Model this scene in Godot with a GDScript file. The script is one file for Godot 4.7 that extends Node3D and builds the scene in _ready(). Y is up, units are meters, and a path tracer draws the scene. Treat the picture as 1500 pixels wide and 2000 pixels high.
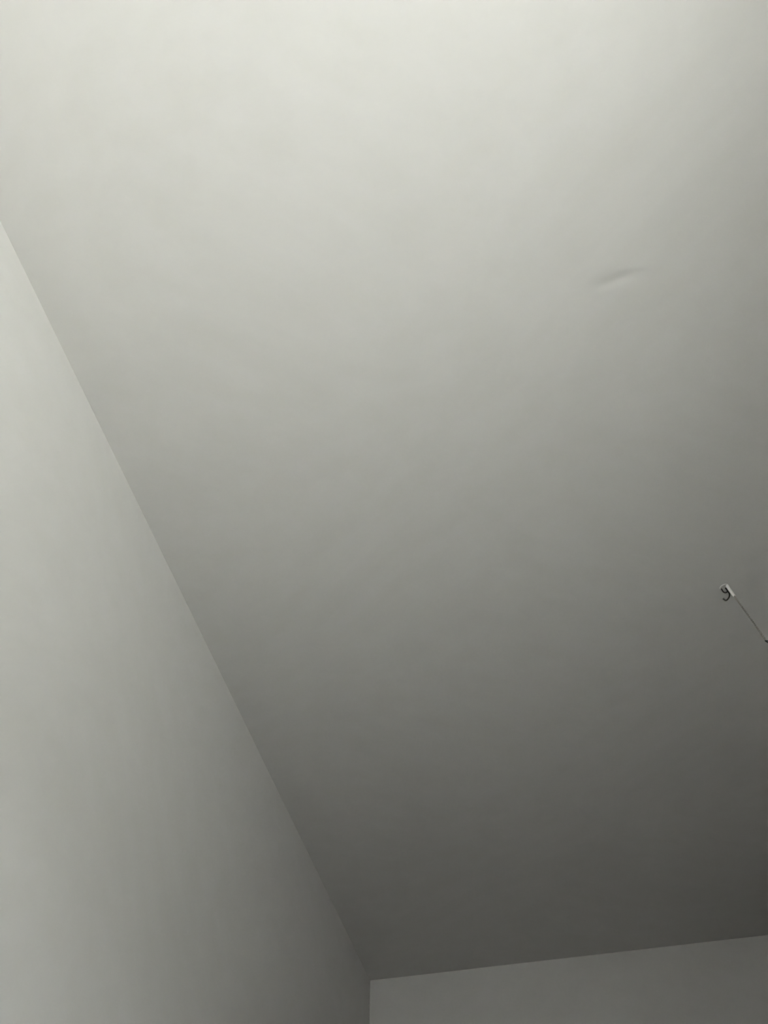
extends Node3D

# ---- room, in metres: x to the right along the back wall, -z towards the back wall, y up
const CEIL := 2.4
const LEFT := -1.092
const RIGHT := 1.24
const BACK := -4.366
const FRONT := 2.55
const T := 0.12                      # wall thickness
const WZ0 := 0.51                    # window opening in the right wall, behind the camera
const WZ1 := 2.45
const WY0 := 0.67
const WY1 := 1.61

func _ready():
	# ---- camera, sky, exposure
	var cam := Camera3D.new()
	cam.name = "camera"
	cam.keep_aspect = Camera3D.KEEP_HEIGHT
	cam.fov = 74.714
	cam.near = 0.02
	cam.position = Vector3(0, 0.4, 0)
	cam.rotation = Vector3(deg_to_rad(58.898), deg_to_rad(12.987), 0)
	add_child(cam)
	cam.current = true
	var sm := ProceduralSkyMaterial.new()
	sm.sky_top_color = Color(0.83, 0.85, 0.87)
	sm.sky_horizon_color = Color(0.93, 0.94, 0.93)
	sm.ground_horizon_color = Color(0.80, 0.80, 0.77)
	sm.ground_bottom_color = Color(0.72, 0.72, 0.68)
	sm.sky_energy_multiplier = 2.0
	sm.ground_energy_multiplier = 2.0
	var sky := Sky.new()
	sky.sky_material = sm
	var env := Environment.new()
	env.background_mode = Environment.BG_SKY
	env.sky = sky
	env.ambient_light_source = Environment.AMBIENT_SOURCE_DISABLED
	env.tonemap_mode = Environment.TONE_MAPPER_LINEAR
	env.tonemap_exposure = 8.7
	env.sdfgi_enabled = true
	env.ssao_enabled = true
	env.ssil_enabled = true
	var we := WorldEnvironment.new()
	we.name = "world_environment"
	we.environment = env
	add_child(we)

	# ---- materials
	var ceiling_paint := paint(Color(0.816, 0.811, 0.795), 11)
	var wall_paint := paint(Color(0.816, 0.811, 0.795), 23)
	var floor_mat := wood()
	var paving_mat := plain(Color(0.82, 0.81, 0.78), 0.9)
	var frame_mat := plain(Color(0.86, 0.86, 0.84), 0.4)
	var white_plastic := plain(Color(0.97, 0.97, 0.955), 0.3)
	var cord_mat := plain(Color(0.55, 0.545, 0.515), 0.85)
	var wire_mat := plain(Color(0.24, 0.225, 0.20), 0.5, 0.3)
	var black_mat := plain(Color(0.03, 0.032, 0.036), 0.35)

	# ---- the room
	build_ceiling(ceiling_paint)
	var st := start()
	box(st, Vector3(LEFT - T, -T, BACK - T), Vector3(LEFT, CEIL, FRONT + T))
	structure("wall_left", st, wall_paint, "plain off-white painted wall on the left, brighter away from the corner")
	st = start()
	box(st, Vector3(LEFT, -T, BACK - T), Vector3(RIGHT, CEIL, BACK))
	structure("wall_back", st, wall_paint, "plain off-white painted far wall below the dark end of the ceiling")
	st = start()
	box(st, Vector3(RIGHT, -T, BACK - T), Vector3(RIGHT + T, CEIL, WZ0))
	box(st, Vector3(RIGHT, -T, WZ1), Vector3(RIGHT + T, CEIL, FRONT + T))
	box(st, Vector3(RIGHT, -T, WZ0), Vector3(RIGHT + T, WY0, WZ1))
	box(st, Vector3(RIGHT, WY1, WZ0), Vector3(RIGHT + T, CEIL, WZ1))
	structure("wall_right", st, wall_paint, "plain off-white painted wall with a low window, outside the photo on the right")
	st = start()
	box(st, Vector3(LEFT, -T, FRONT), Vector3(RIGHT, CEIL, FRONT + T))
	structure("wall_front", st, wall_paint, "plain off-white painted wall behind the camera")
	st = start()
	box(st, Vector3(LEFT, -T, BACK), Vector3(RIGHT, 0, FRONT))
	structure("floor", st, floor_mat, "dark brown wooden floor, outside the photo")
	st = start()
	box(st, Vector3(RIGHT + T, -0.3, -30), Vector3(RIGHT + 40, -0.15, 30))
	structure("ground", st, paving_mat, "pale paved ground in front of the window, outside the photo")
	st = start()
	box(st, Vector3(RIGHT + 7.0, -0.2, -25), Vector3(RIGHT + 7.3, 1.97, 25))  # added wall, never in view: hides the low sky from the window
	structure("wall_added", st, plain(Color(0.77, 0.765, 0.75), 0.9), "pale wall added across from the window to cut the low sky light, outside the photo")
	build_window(frame_mat)
	build_reflector(plain(Color(0.815, 0.80, 0.78), 0.95))

	# ---- the things on the ceiling
	build_hook(ceiling_paint, wire_mat)
	build_cord(white_plastic, cord_mat)
	build_toggle(black_mat)


# ================================================================ things

# wire hook screwed to the ceiling: a low round plate and two bent hooks
func build_hook(plate_mat: Material, wire_mat: Material):
	var at := Vector3(0.8944, CEIL, -1.7839)
	var t := thing("ceiling_hook", "small dark wire double hook screwed to the ceiling beside the white cord sleeve", "hook", at)
	var st := start()
	lathe(st, PackedVector2Array([Vector2(0.0, -0.0040), Vector2(0.0150, -0.0040), Vector2(0.0170, -0.0034), Vector2(0.0182, -0.0020), Vector2(0.0185, 0.0008)]), Vector3.ZERO, 40)
	part("base_plate", st, plate_mat, t)
	st = start()
	tube(st, curve([Vector3(0.8962, 2.4000, -1.7819), Vector3(0.8975, 2.3920, -1.7845), Vector3(0.8995, 2.3853, -1.7895), Vector3(0.8920, 2.3827, -1.7930), Vector3(0.8841, 2.3840, -1.7886), Vector3(0.8775, 2.3867, -1.7744)], at), 0.0026)
	part("hook", st, wire_mat, t)
	st = start()
	tube(st, curve([Vector3(0.8981, 2.4000, -1.7848), Vector3(0.8982, 2.3827, -1.7858), Vector3(0.8983, 2.3653, -1.7891), Vector3(0.8927, 2.3600, -1.8007), Vector3(0.8827, 2.3573, -1.8073), Vector3(0.8744, 2.3600, -1.8002)], at), 0.0026)
	part("hook", st, wire_mat, t)

# white plastic sleeve hanging plumb from the plate, a thin cord below it
func build_cord(sleeve_mat: Material, cord_mat: Material):
	var at := Vector3(0.9015, CEIL, -1.7733)
	var t := thing("hanging_cord", "thin cord hanging from the ceiling out of a short white plastic sleeve", "cord", at)
	var st := start()
	lathe(st, PackedVector2Array([Vector2(0.0, 0.0), Vector2(0.0052, 0.0), Vector2(0.0056, -0.002), Vector2(0.0054, -0.006), Vector2(0.0052, -0.058), Vector2(0.0053, -0.063), Vector2(0.0047, -0.0655), Vector2(0.0024, -0.0664), Vector2(0.0, -0.0664)]), Vector3.ZERO, 24)
	part("sleeve", st, sleeve_mat, t).set_meta("label", "short white plastic sleeve")
	st = start()
	var pts := PackedVector3Array()
	for i in 41:
		pts.append(Vector3(0, -0.064 - 0.244 * i / 40.0, 0))
	rope(st, pts, 0.0031)
	part("cord", st, cord_mat, t)

# black tapering toggle tied to the end of the cord; its tip shows at the edge of the photo
func build_toggle(mat: Material):
	var at := Vector3(0.9015, CEIL - 0.306, -1.7733)
	var t := thing("cord_toggle", "black tapering toggle at the lower end of the hanging cord, cut by the right edge", "toggle", at)
	var st := start()
	lathe(st, PackedVector2Array([Vector2(0.0, 0.006), Vector2(0.0016, 0.0055), Vector2(0.0030, 0.003), Vector2(0.0048, -0.004), Vector2(0.0066, -0.014), Vector2(0.0074, -0.024), Vector2(0.0068, -0.032), Vector2(0.0045, -0.037), Vector2(0.0, -0.0385)]), Vector3.ZERO, 28)
	var m := part("body", st, mat, t)
	m.rotation = Vector3(0, 0, deg_to_rad(48))

# pale flat reflector, added unseen on the floor below the camera; the uplight on the ceiling comes off it
func build_reflector(m: Material):
	var x0 := LEFT + 0.04
	var x1 := RIGHT - 0.05
	var z0 := -0.67
	var z1 := FRONT - 0.05
	var st := start()
	box(st, Vector3(x0, 0.0, z0), Vector3(x1, 0.014, z1))
	var o := commit("added_reflector", st, m, self)
	o.set_meta("label", "large pale flat reflector added on the dark floor below the camera for uplight")
	o.set_meta("category", "added_reflector")

# ================================================================ the room

func build_ceiling(m: Material):
	# the underside is a fine grid: hand-floated plaster, never quite level, with one short trowel groove
	var xs := lines(LEFT - T, RIGHT + T, 0.45, 0.67, 0.005)
	var zs := lines(BACK - T, FRONT + T, -0.64, -0.50, 0.0035)
	var wave := FastNoiseLite.new()
	wave.seed = 5
	wave.noise_type = FastNoiseLite.TYPE_SIMPLEX_SMOOTH
	wave.frequency = 1.4
	wave.fractal_octaves = 2
	var st := start()
	for i in xs.size():
		for j in zs.size():
			var x := xs[i]
			var z := zs[j]
			var e := 0.001
			var h := relief(wave, x, z)
			var n := Vector3((relief(wave, x + e, z) - relief(wave, x - e, z)) / (2 * e), -1, (relief(wave, x, z + e) - relief(wave, x, z - e)) / (2 * e))
			st.set_normal(n.normalized())
			st.add_vertex(Vector3(x, CEIL + h, z))
	var w := zs.size()
	for i in xs.size() - 1:
		for j in w - 1:
			var a := i * w + j
			for k in [a, a + 1, a + w, a + 1, a + w + 1, a + w]:
				st.add_index(k)
	var o := structure("ceiling", st, m, "plain off-white painted ceiling, bright overhead and dark towards the far wall")
	var up := start()
	box(up, Vector3(LEFT - T, CEIL + 0.004, BACK - T), Vector3(RIGHT + T, CEIL + 0.2, FRONT + T))
	part("slab", up, m, o)

func relief(wave: FastNoiseLite, x: float, z: float) -> float:
	var h := 0.0007 * wave.get_noise_2d(x, z)
	# the groove: 8 cm long, three millimetres deep, its ends running out
	var a := Vector2(0.4994, -0.5745)
	var b := Vector2(0.6165, -0.5591)
	var d := (b - a).normalized()
	var p := Vector2(x, z) - a
	var along := p.dot(d) / a.distance_to(b)
	var off := p.dot(Vector2(-d.y, d.x)) - 0.002 * sin(along * 4.0)
	if along > -0.3 and along < 1.3:
		h += 0.0031 * exp(-off * off / (2 * 0.0105 * 0.0105)) * exp(-pow((along - 0.5) / 0.42, 4))
	return h

# grid lines from lo to hi: 9 cm apart, finer between f0 and f1
func lines(lo: float, hi: float, f0: float, f1: float, fine: float) -> PackedFloat32Array:
	var r := PackedFloat32Array()
	var n := int(ceil((f0 - lo) / 0.09))
	for i in n:
		r.append(lerpf(lo, f0, float(i) / n))
	n = int(ceil((f1 - f0) / fine))
	for i in n:
		r.append(lerpf(f0, f1, float(i) / n))
	n = int(ceil((hi - f1) / 0.09))
	for i in n + 1:
		r.append(lerpf(f1, hi, float(i) / n))
	return r

func build_window(m: Material):
	var x0 := RIGHT + 0.05
	var x1 := RIGHT + 0.09
	var mid := (WZ0 + WZ1) / 2
	var st := start()
	for s in [[WZ0, WZ0 + 0.04], [WZ1 - 0.04, WZ1], [mid - 0.02, mid + 0.02]]:
		box(st, Vector3(x0, WY0, s[0]), Vector3(x1, WY1, s[1]))
	for s in [[WY0, WY0 + 0.04], [WY1 - 0.04, WY1]]:
		box(st, Vector3(x0, s[0], WZ0 + 0.04), Vector3(x1, s[1], mid - 0.02))
		box(st, Vector3(x0, s[0], mid + 0.02), Vector3(x1, s[1], WZ1 - 0.04))
	structure("window_1", st, m, "white frame of the low open window behind the camera")

# ================================================================ materials

func plain(c: Color, rough: float, metal := 0.0) -> StandardMaterial3D:
	var m := StandardMaterial3D.new()
	m.albedo_color = c
	m.roughness = rough
	m.metallic = metal
	return m

# matt emulsion: one colour, with a barely visible mottle
func paint(c: Color, sd: int) -> StandardMaterial3D:
	var m := plain(c, 0.95)
	m.metallic_specular = 0.2
	var im := Image.create(256, 256, false, Image.FORMAT_RGB8)
	var n := FastNoiseLite.new()
	n.seed = sd
	n.frequency = 1.0
	n.fractal_octaves = 4
	for y in 256:
		for x in 256:
			# a torus in noise space, so that the tile repeats without a seam
			var a := TAU * x / 256.0
			var b := TAU * y / 256.0
			var v := n.get_noise_3d(cos(a) * 2.0 + cos(b) * 3.1, sin(a) * 2.0 + sin(b) * 1.7, sin(b) * 2.3 + cos(a))
			var k := 1.0 - 0.012 * (v + 0.5)
			im.set_pixel(x, y, Color(k, k, k - 0.004 * v))
	m.albedo_texture = ImageTexture.create_from_image(im)
	m.uv1_triplanar = true
	m.uv1_world_triplanar = true
	m.uv1_scale = Vector3.ONE * 0.45
	return m

func wood() -> StandardMaterial3D:
	var m := plain(Color(0.19, 0.168, 0.145), 0.6)
	var im := Image.create(256, 256, false, Image.FORMAT_RGB8)
	var n := FastNoiseLite.new()
	n.seed = 8
	n.frequency = 0.02
	for y in 256:
		for x in 256:
			var v := n.get_noise_2d(x * 6.0, y * 0.5)
			im.set_pixel(x, y, Color(0.9 + 0.1 * v, 0.88 + 0.1 * v, 0.86 + 0.1 * v))
	m.albedo_texture = ImageTexture.create_from_image(im)
	m.uv1_triplanar = true
	m.uv1_world_triplanar = true
	return m

# ================================================================ shape helpers

func start() -> SurfaceTool:
	var st := SurfaceTool.new()
	st.begin(Mesh.PRIMITIVE_TRIANGLES)
	return st

func quad(st: SurfaceTool, a: Vector3, b: Vector3, c: Vector3, d: Vector3, n: Vector3):
	for v in [a, b, c, a, c, d]:
		st.set_normal(n)
		st.add_vertex(v)

func box(st: SurfaceTool, lo: Vector3, hi: Vector3):
	var c := func(x, y, z): return Vector3(hi.x if x else lo.x, hi.y if y else lo.y, hi.z if z else lo.z)
	quad(st, c.call(0, 0, 1), c.call(0, 1, 1), c.call(1, 1, 1), c.call(1, 0, 1), Vector3(0, 0, 1))
	quad(st, c.call(1, 0, 0), c.call(1, 1, 0), c.call(0, 1, 0), c.call(0, 0, 0), Vector3(0, 0, -1))
	quad(st, c.call(1, 0, 1), c.call(1, 1, 1), c.call(1, 1, 0), c.call(1, 0, 0), Vector3(1, 0, 0))
	quad(st, c.call(0, 0, 0), c.call(0, 1, 0), c.call(0, 1, 1), c.call(0, 0, 1), Vector3(-1, 0, 0))
	quad(st, c.call(0, 1, 1), c.call(0, 1, 0), c.call(1, 1, 0), c.call(1, 1, 1), Vector3(0, 1, 0))
	quad(st, c.call(0, 0, 0), c.call(0, 0, 1), c.call(1, 0, 1), c.call(1, 0, 0), Vector3(0, -1, 0))

# a profile of (radius, height) turned about the y axis
func lathe(st: SurfaceTool, prof: PackedVector2Array, at: Vector3, sides: int):
	for i in prof.size() - 1:
		for k in sides:
			var a := TAU * k / sides
			var b := TAU * (k + 1) / sides
			var p := at + Vector3(cos(a) * prof[i].x, prof[i].y, sin(a) * prof[i].x)
			var q := at + Vector3(cos(b) * prof[i].x, prof[i].y, sin(b) * prof[i].x)
			var r := at + Vector3(cos(b) * prof[i + 1].x, prof[i + 1].y, sin(b) * prof[i + 1].x)
			var s := at + Vector3(cos(a) * prof[i + 1].x, prof[i + 1].y, sin(a) * prof[i + 1].x)
			var t := (prof[i + 1] - prof[i]).normalized()
			var up := prof[prof.size() - 1].y > prof[0].y
			var o := Vector2(t.y, -t.x) if up else Vector2(-t.y, t.x)
			var na := Vector3(cos(a) * o.x, o.y, sin(a) * o.x)
			var nb := Vector3(cos(b) * o.x, o.y, sin(b) * o.x)
			facet(st, [p, q, r], [na, nb, nb])
			facet(st, [p, r, s], [na, nb, na])

# one triangle, wound to suit its normals
func facet(st: SurfaceTool, v: Array, n: Array):
	var g: Vector3 = (v[1] - v[0]).cross(v[2] - v[0])
	var order := [0, 2, 1] if g.dot(n[0] + n[1] + n[2]) > 0 else [0, 1, 2]
	for k in order:
		st.set_normal(n[k])
		st.add_vertex(v[k])

# a smooth path through the points, relative to at
func curve(pts: Array, at: Vector3) -> PackedVector3Array:
	var c := Curve3D.new()
	c.bake_interval = 0.0012
	for i in pts.size():
		var t: Vector3 = (pts[mini(i + 1, pts.size() - 1)] - pts[maxi(i - 1, 0)]) / 6.0
		c.add_point(pts[i] - at, -t, t)
	return c.get_baked_points()

func tube(st: SurfaceTool, pts: PackedVector3Array, r: float, sides := 12):
	var rings := []
	var side := Vector3.RIGHT
	for i in pts.size():
		var d := (pts[mini(i + 1, pts.size() - 1)] - pts[maxi(i - 1, 0)]).normalized()
		if absf(d.dot(side)) > 0.95:
			side = Vector3.BACK
		side = (side - d * d.dot(side)).normalized()
		var other := d.cross(side)
		var ring := []
		for k in sides:
			var a := TAU * k / sides
			ring.append(side * cos(a) + other * sin(a))
		rings.append(ring)
	for i in pts.size() - 1:
		for k in sides:
			var l := (k + 1) % sides
			var v := [[i, k], [i, l], [i + 1, l], [i + 1, k]]
			var n := []
			var p := []
			for c in v:
				n.append(rings[c[0]][c[1]])
				p.append(pts[c[0]] + rings[c[0]][c[1]] * r)
			facet(st, [p[0], p[1], p[2]], [n[0], n[1], n[2]])
			facet(st, [p[0], p[2], p[3]], [n[0], n[2], n[3]])
	for e in [0, pts.size() - 1]:                     # rounded-off ends
		var d := (pts[e] - pts[1 if e == 0 else e - 1]).normalized()
		for k in sides:
			var a: Vector3 = rings[e][k]
			var b: Vector3 = rings[e][(k + 1) % sides]
			facet(st, [pts[e] + d * r * 0.7, pts[e] + a * r, pts[e] + b * r], [d, a, b])

# two strands twisted round each other
func rope(st: SurfaceTool, pts: PackedVector3Array, r: float):
	for s in 2:
		var strand := PackedVector3Array()
		var n := 160
		for i in n + 1:
			var f := float(i) / n * (pts.size() - 1)
			var j := mini(int(f), pts.size() - 2)
			var p := pts[j].lerp(pts[j + 1], f - j)
			var a := -p.y * TAU / 0.018 + PI * s
			strand.append(p + Vector3(cos(a), 0, sin(a)) * r * 0.45)
		tube(st, strand, r * 0.62, 8)

# ================================================================ objects

func commit(called: String, st: SurfaceTool, m: Material, parent: Node) -> MeshInstance3D:
	var o := MeshInstance3D.new()
	o.name = called
	o.mesh = st.commit()
	o.material_override = m
	o.cast_shadow = GeometryInstance3D.SHADOW_CASTING_SETTING_ON
	parent.add_child(o, true)
	return o

func part(called: String, st: SurfaceTool, m: Material, parent: Node) -> MeshInstance3D:
	return commit(called, st, m, parent)

func structure(called: String, st: SurfaceTool, m: Material, label: String) -> MeshInstance3D:
	var o := commit(called, st, m, self)
	o.set_meta("kind", "structure")
	o.set_meta("label", label)
	o.set_meta("category", called.get_slice("_", 0))
	return o

func thing(called: String, label: String, category: String, at: Vector3) -> Node3D:
	var o := Node3D.new()
	o.name = called
	add_child(o, true)
	o.position = at
	o.set_meta("label", label)
	o.set_meta("category", category)
	return o
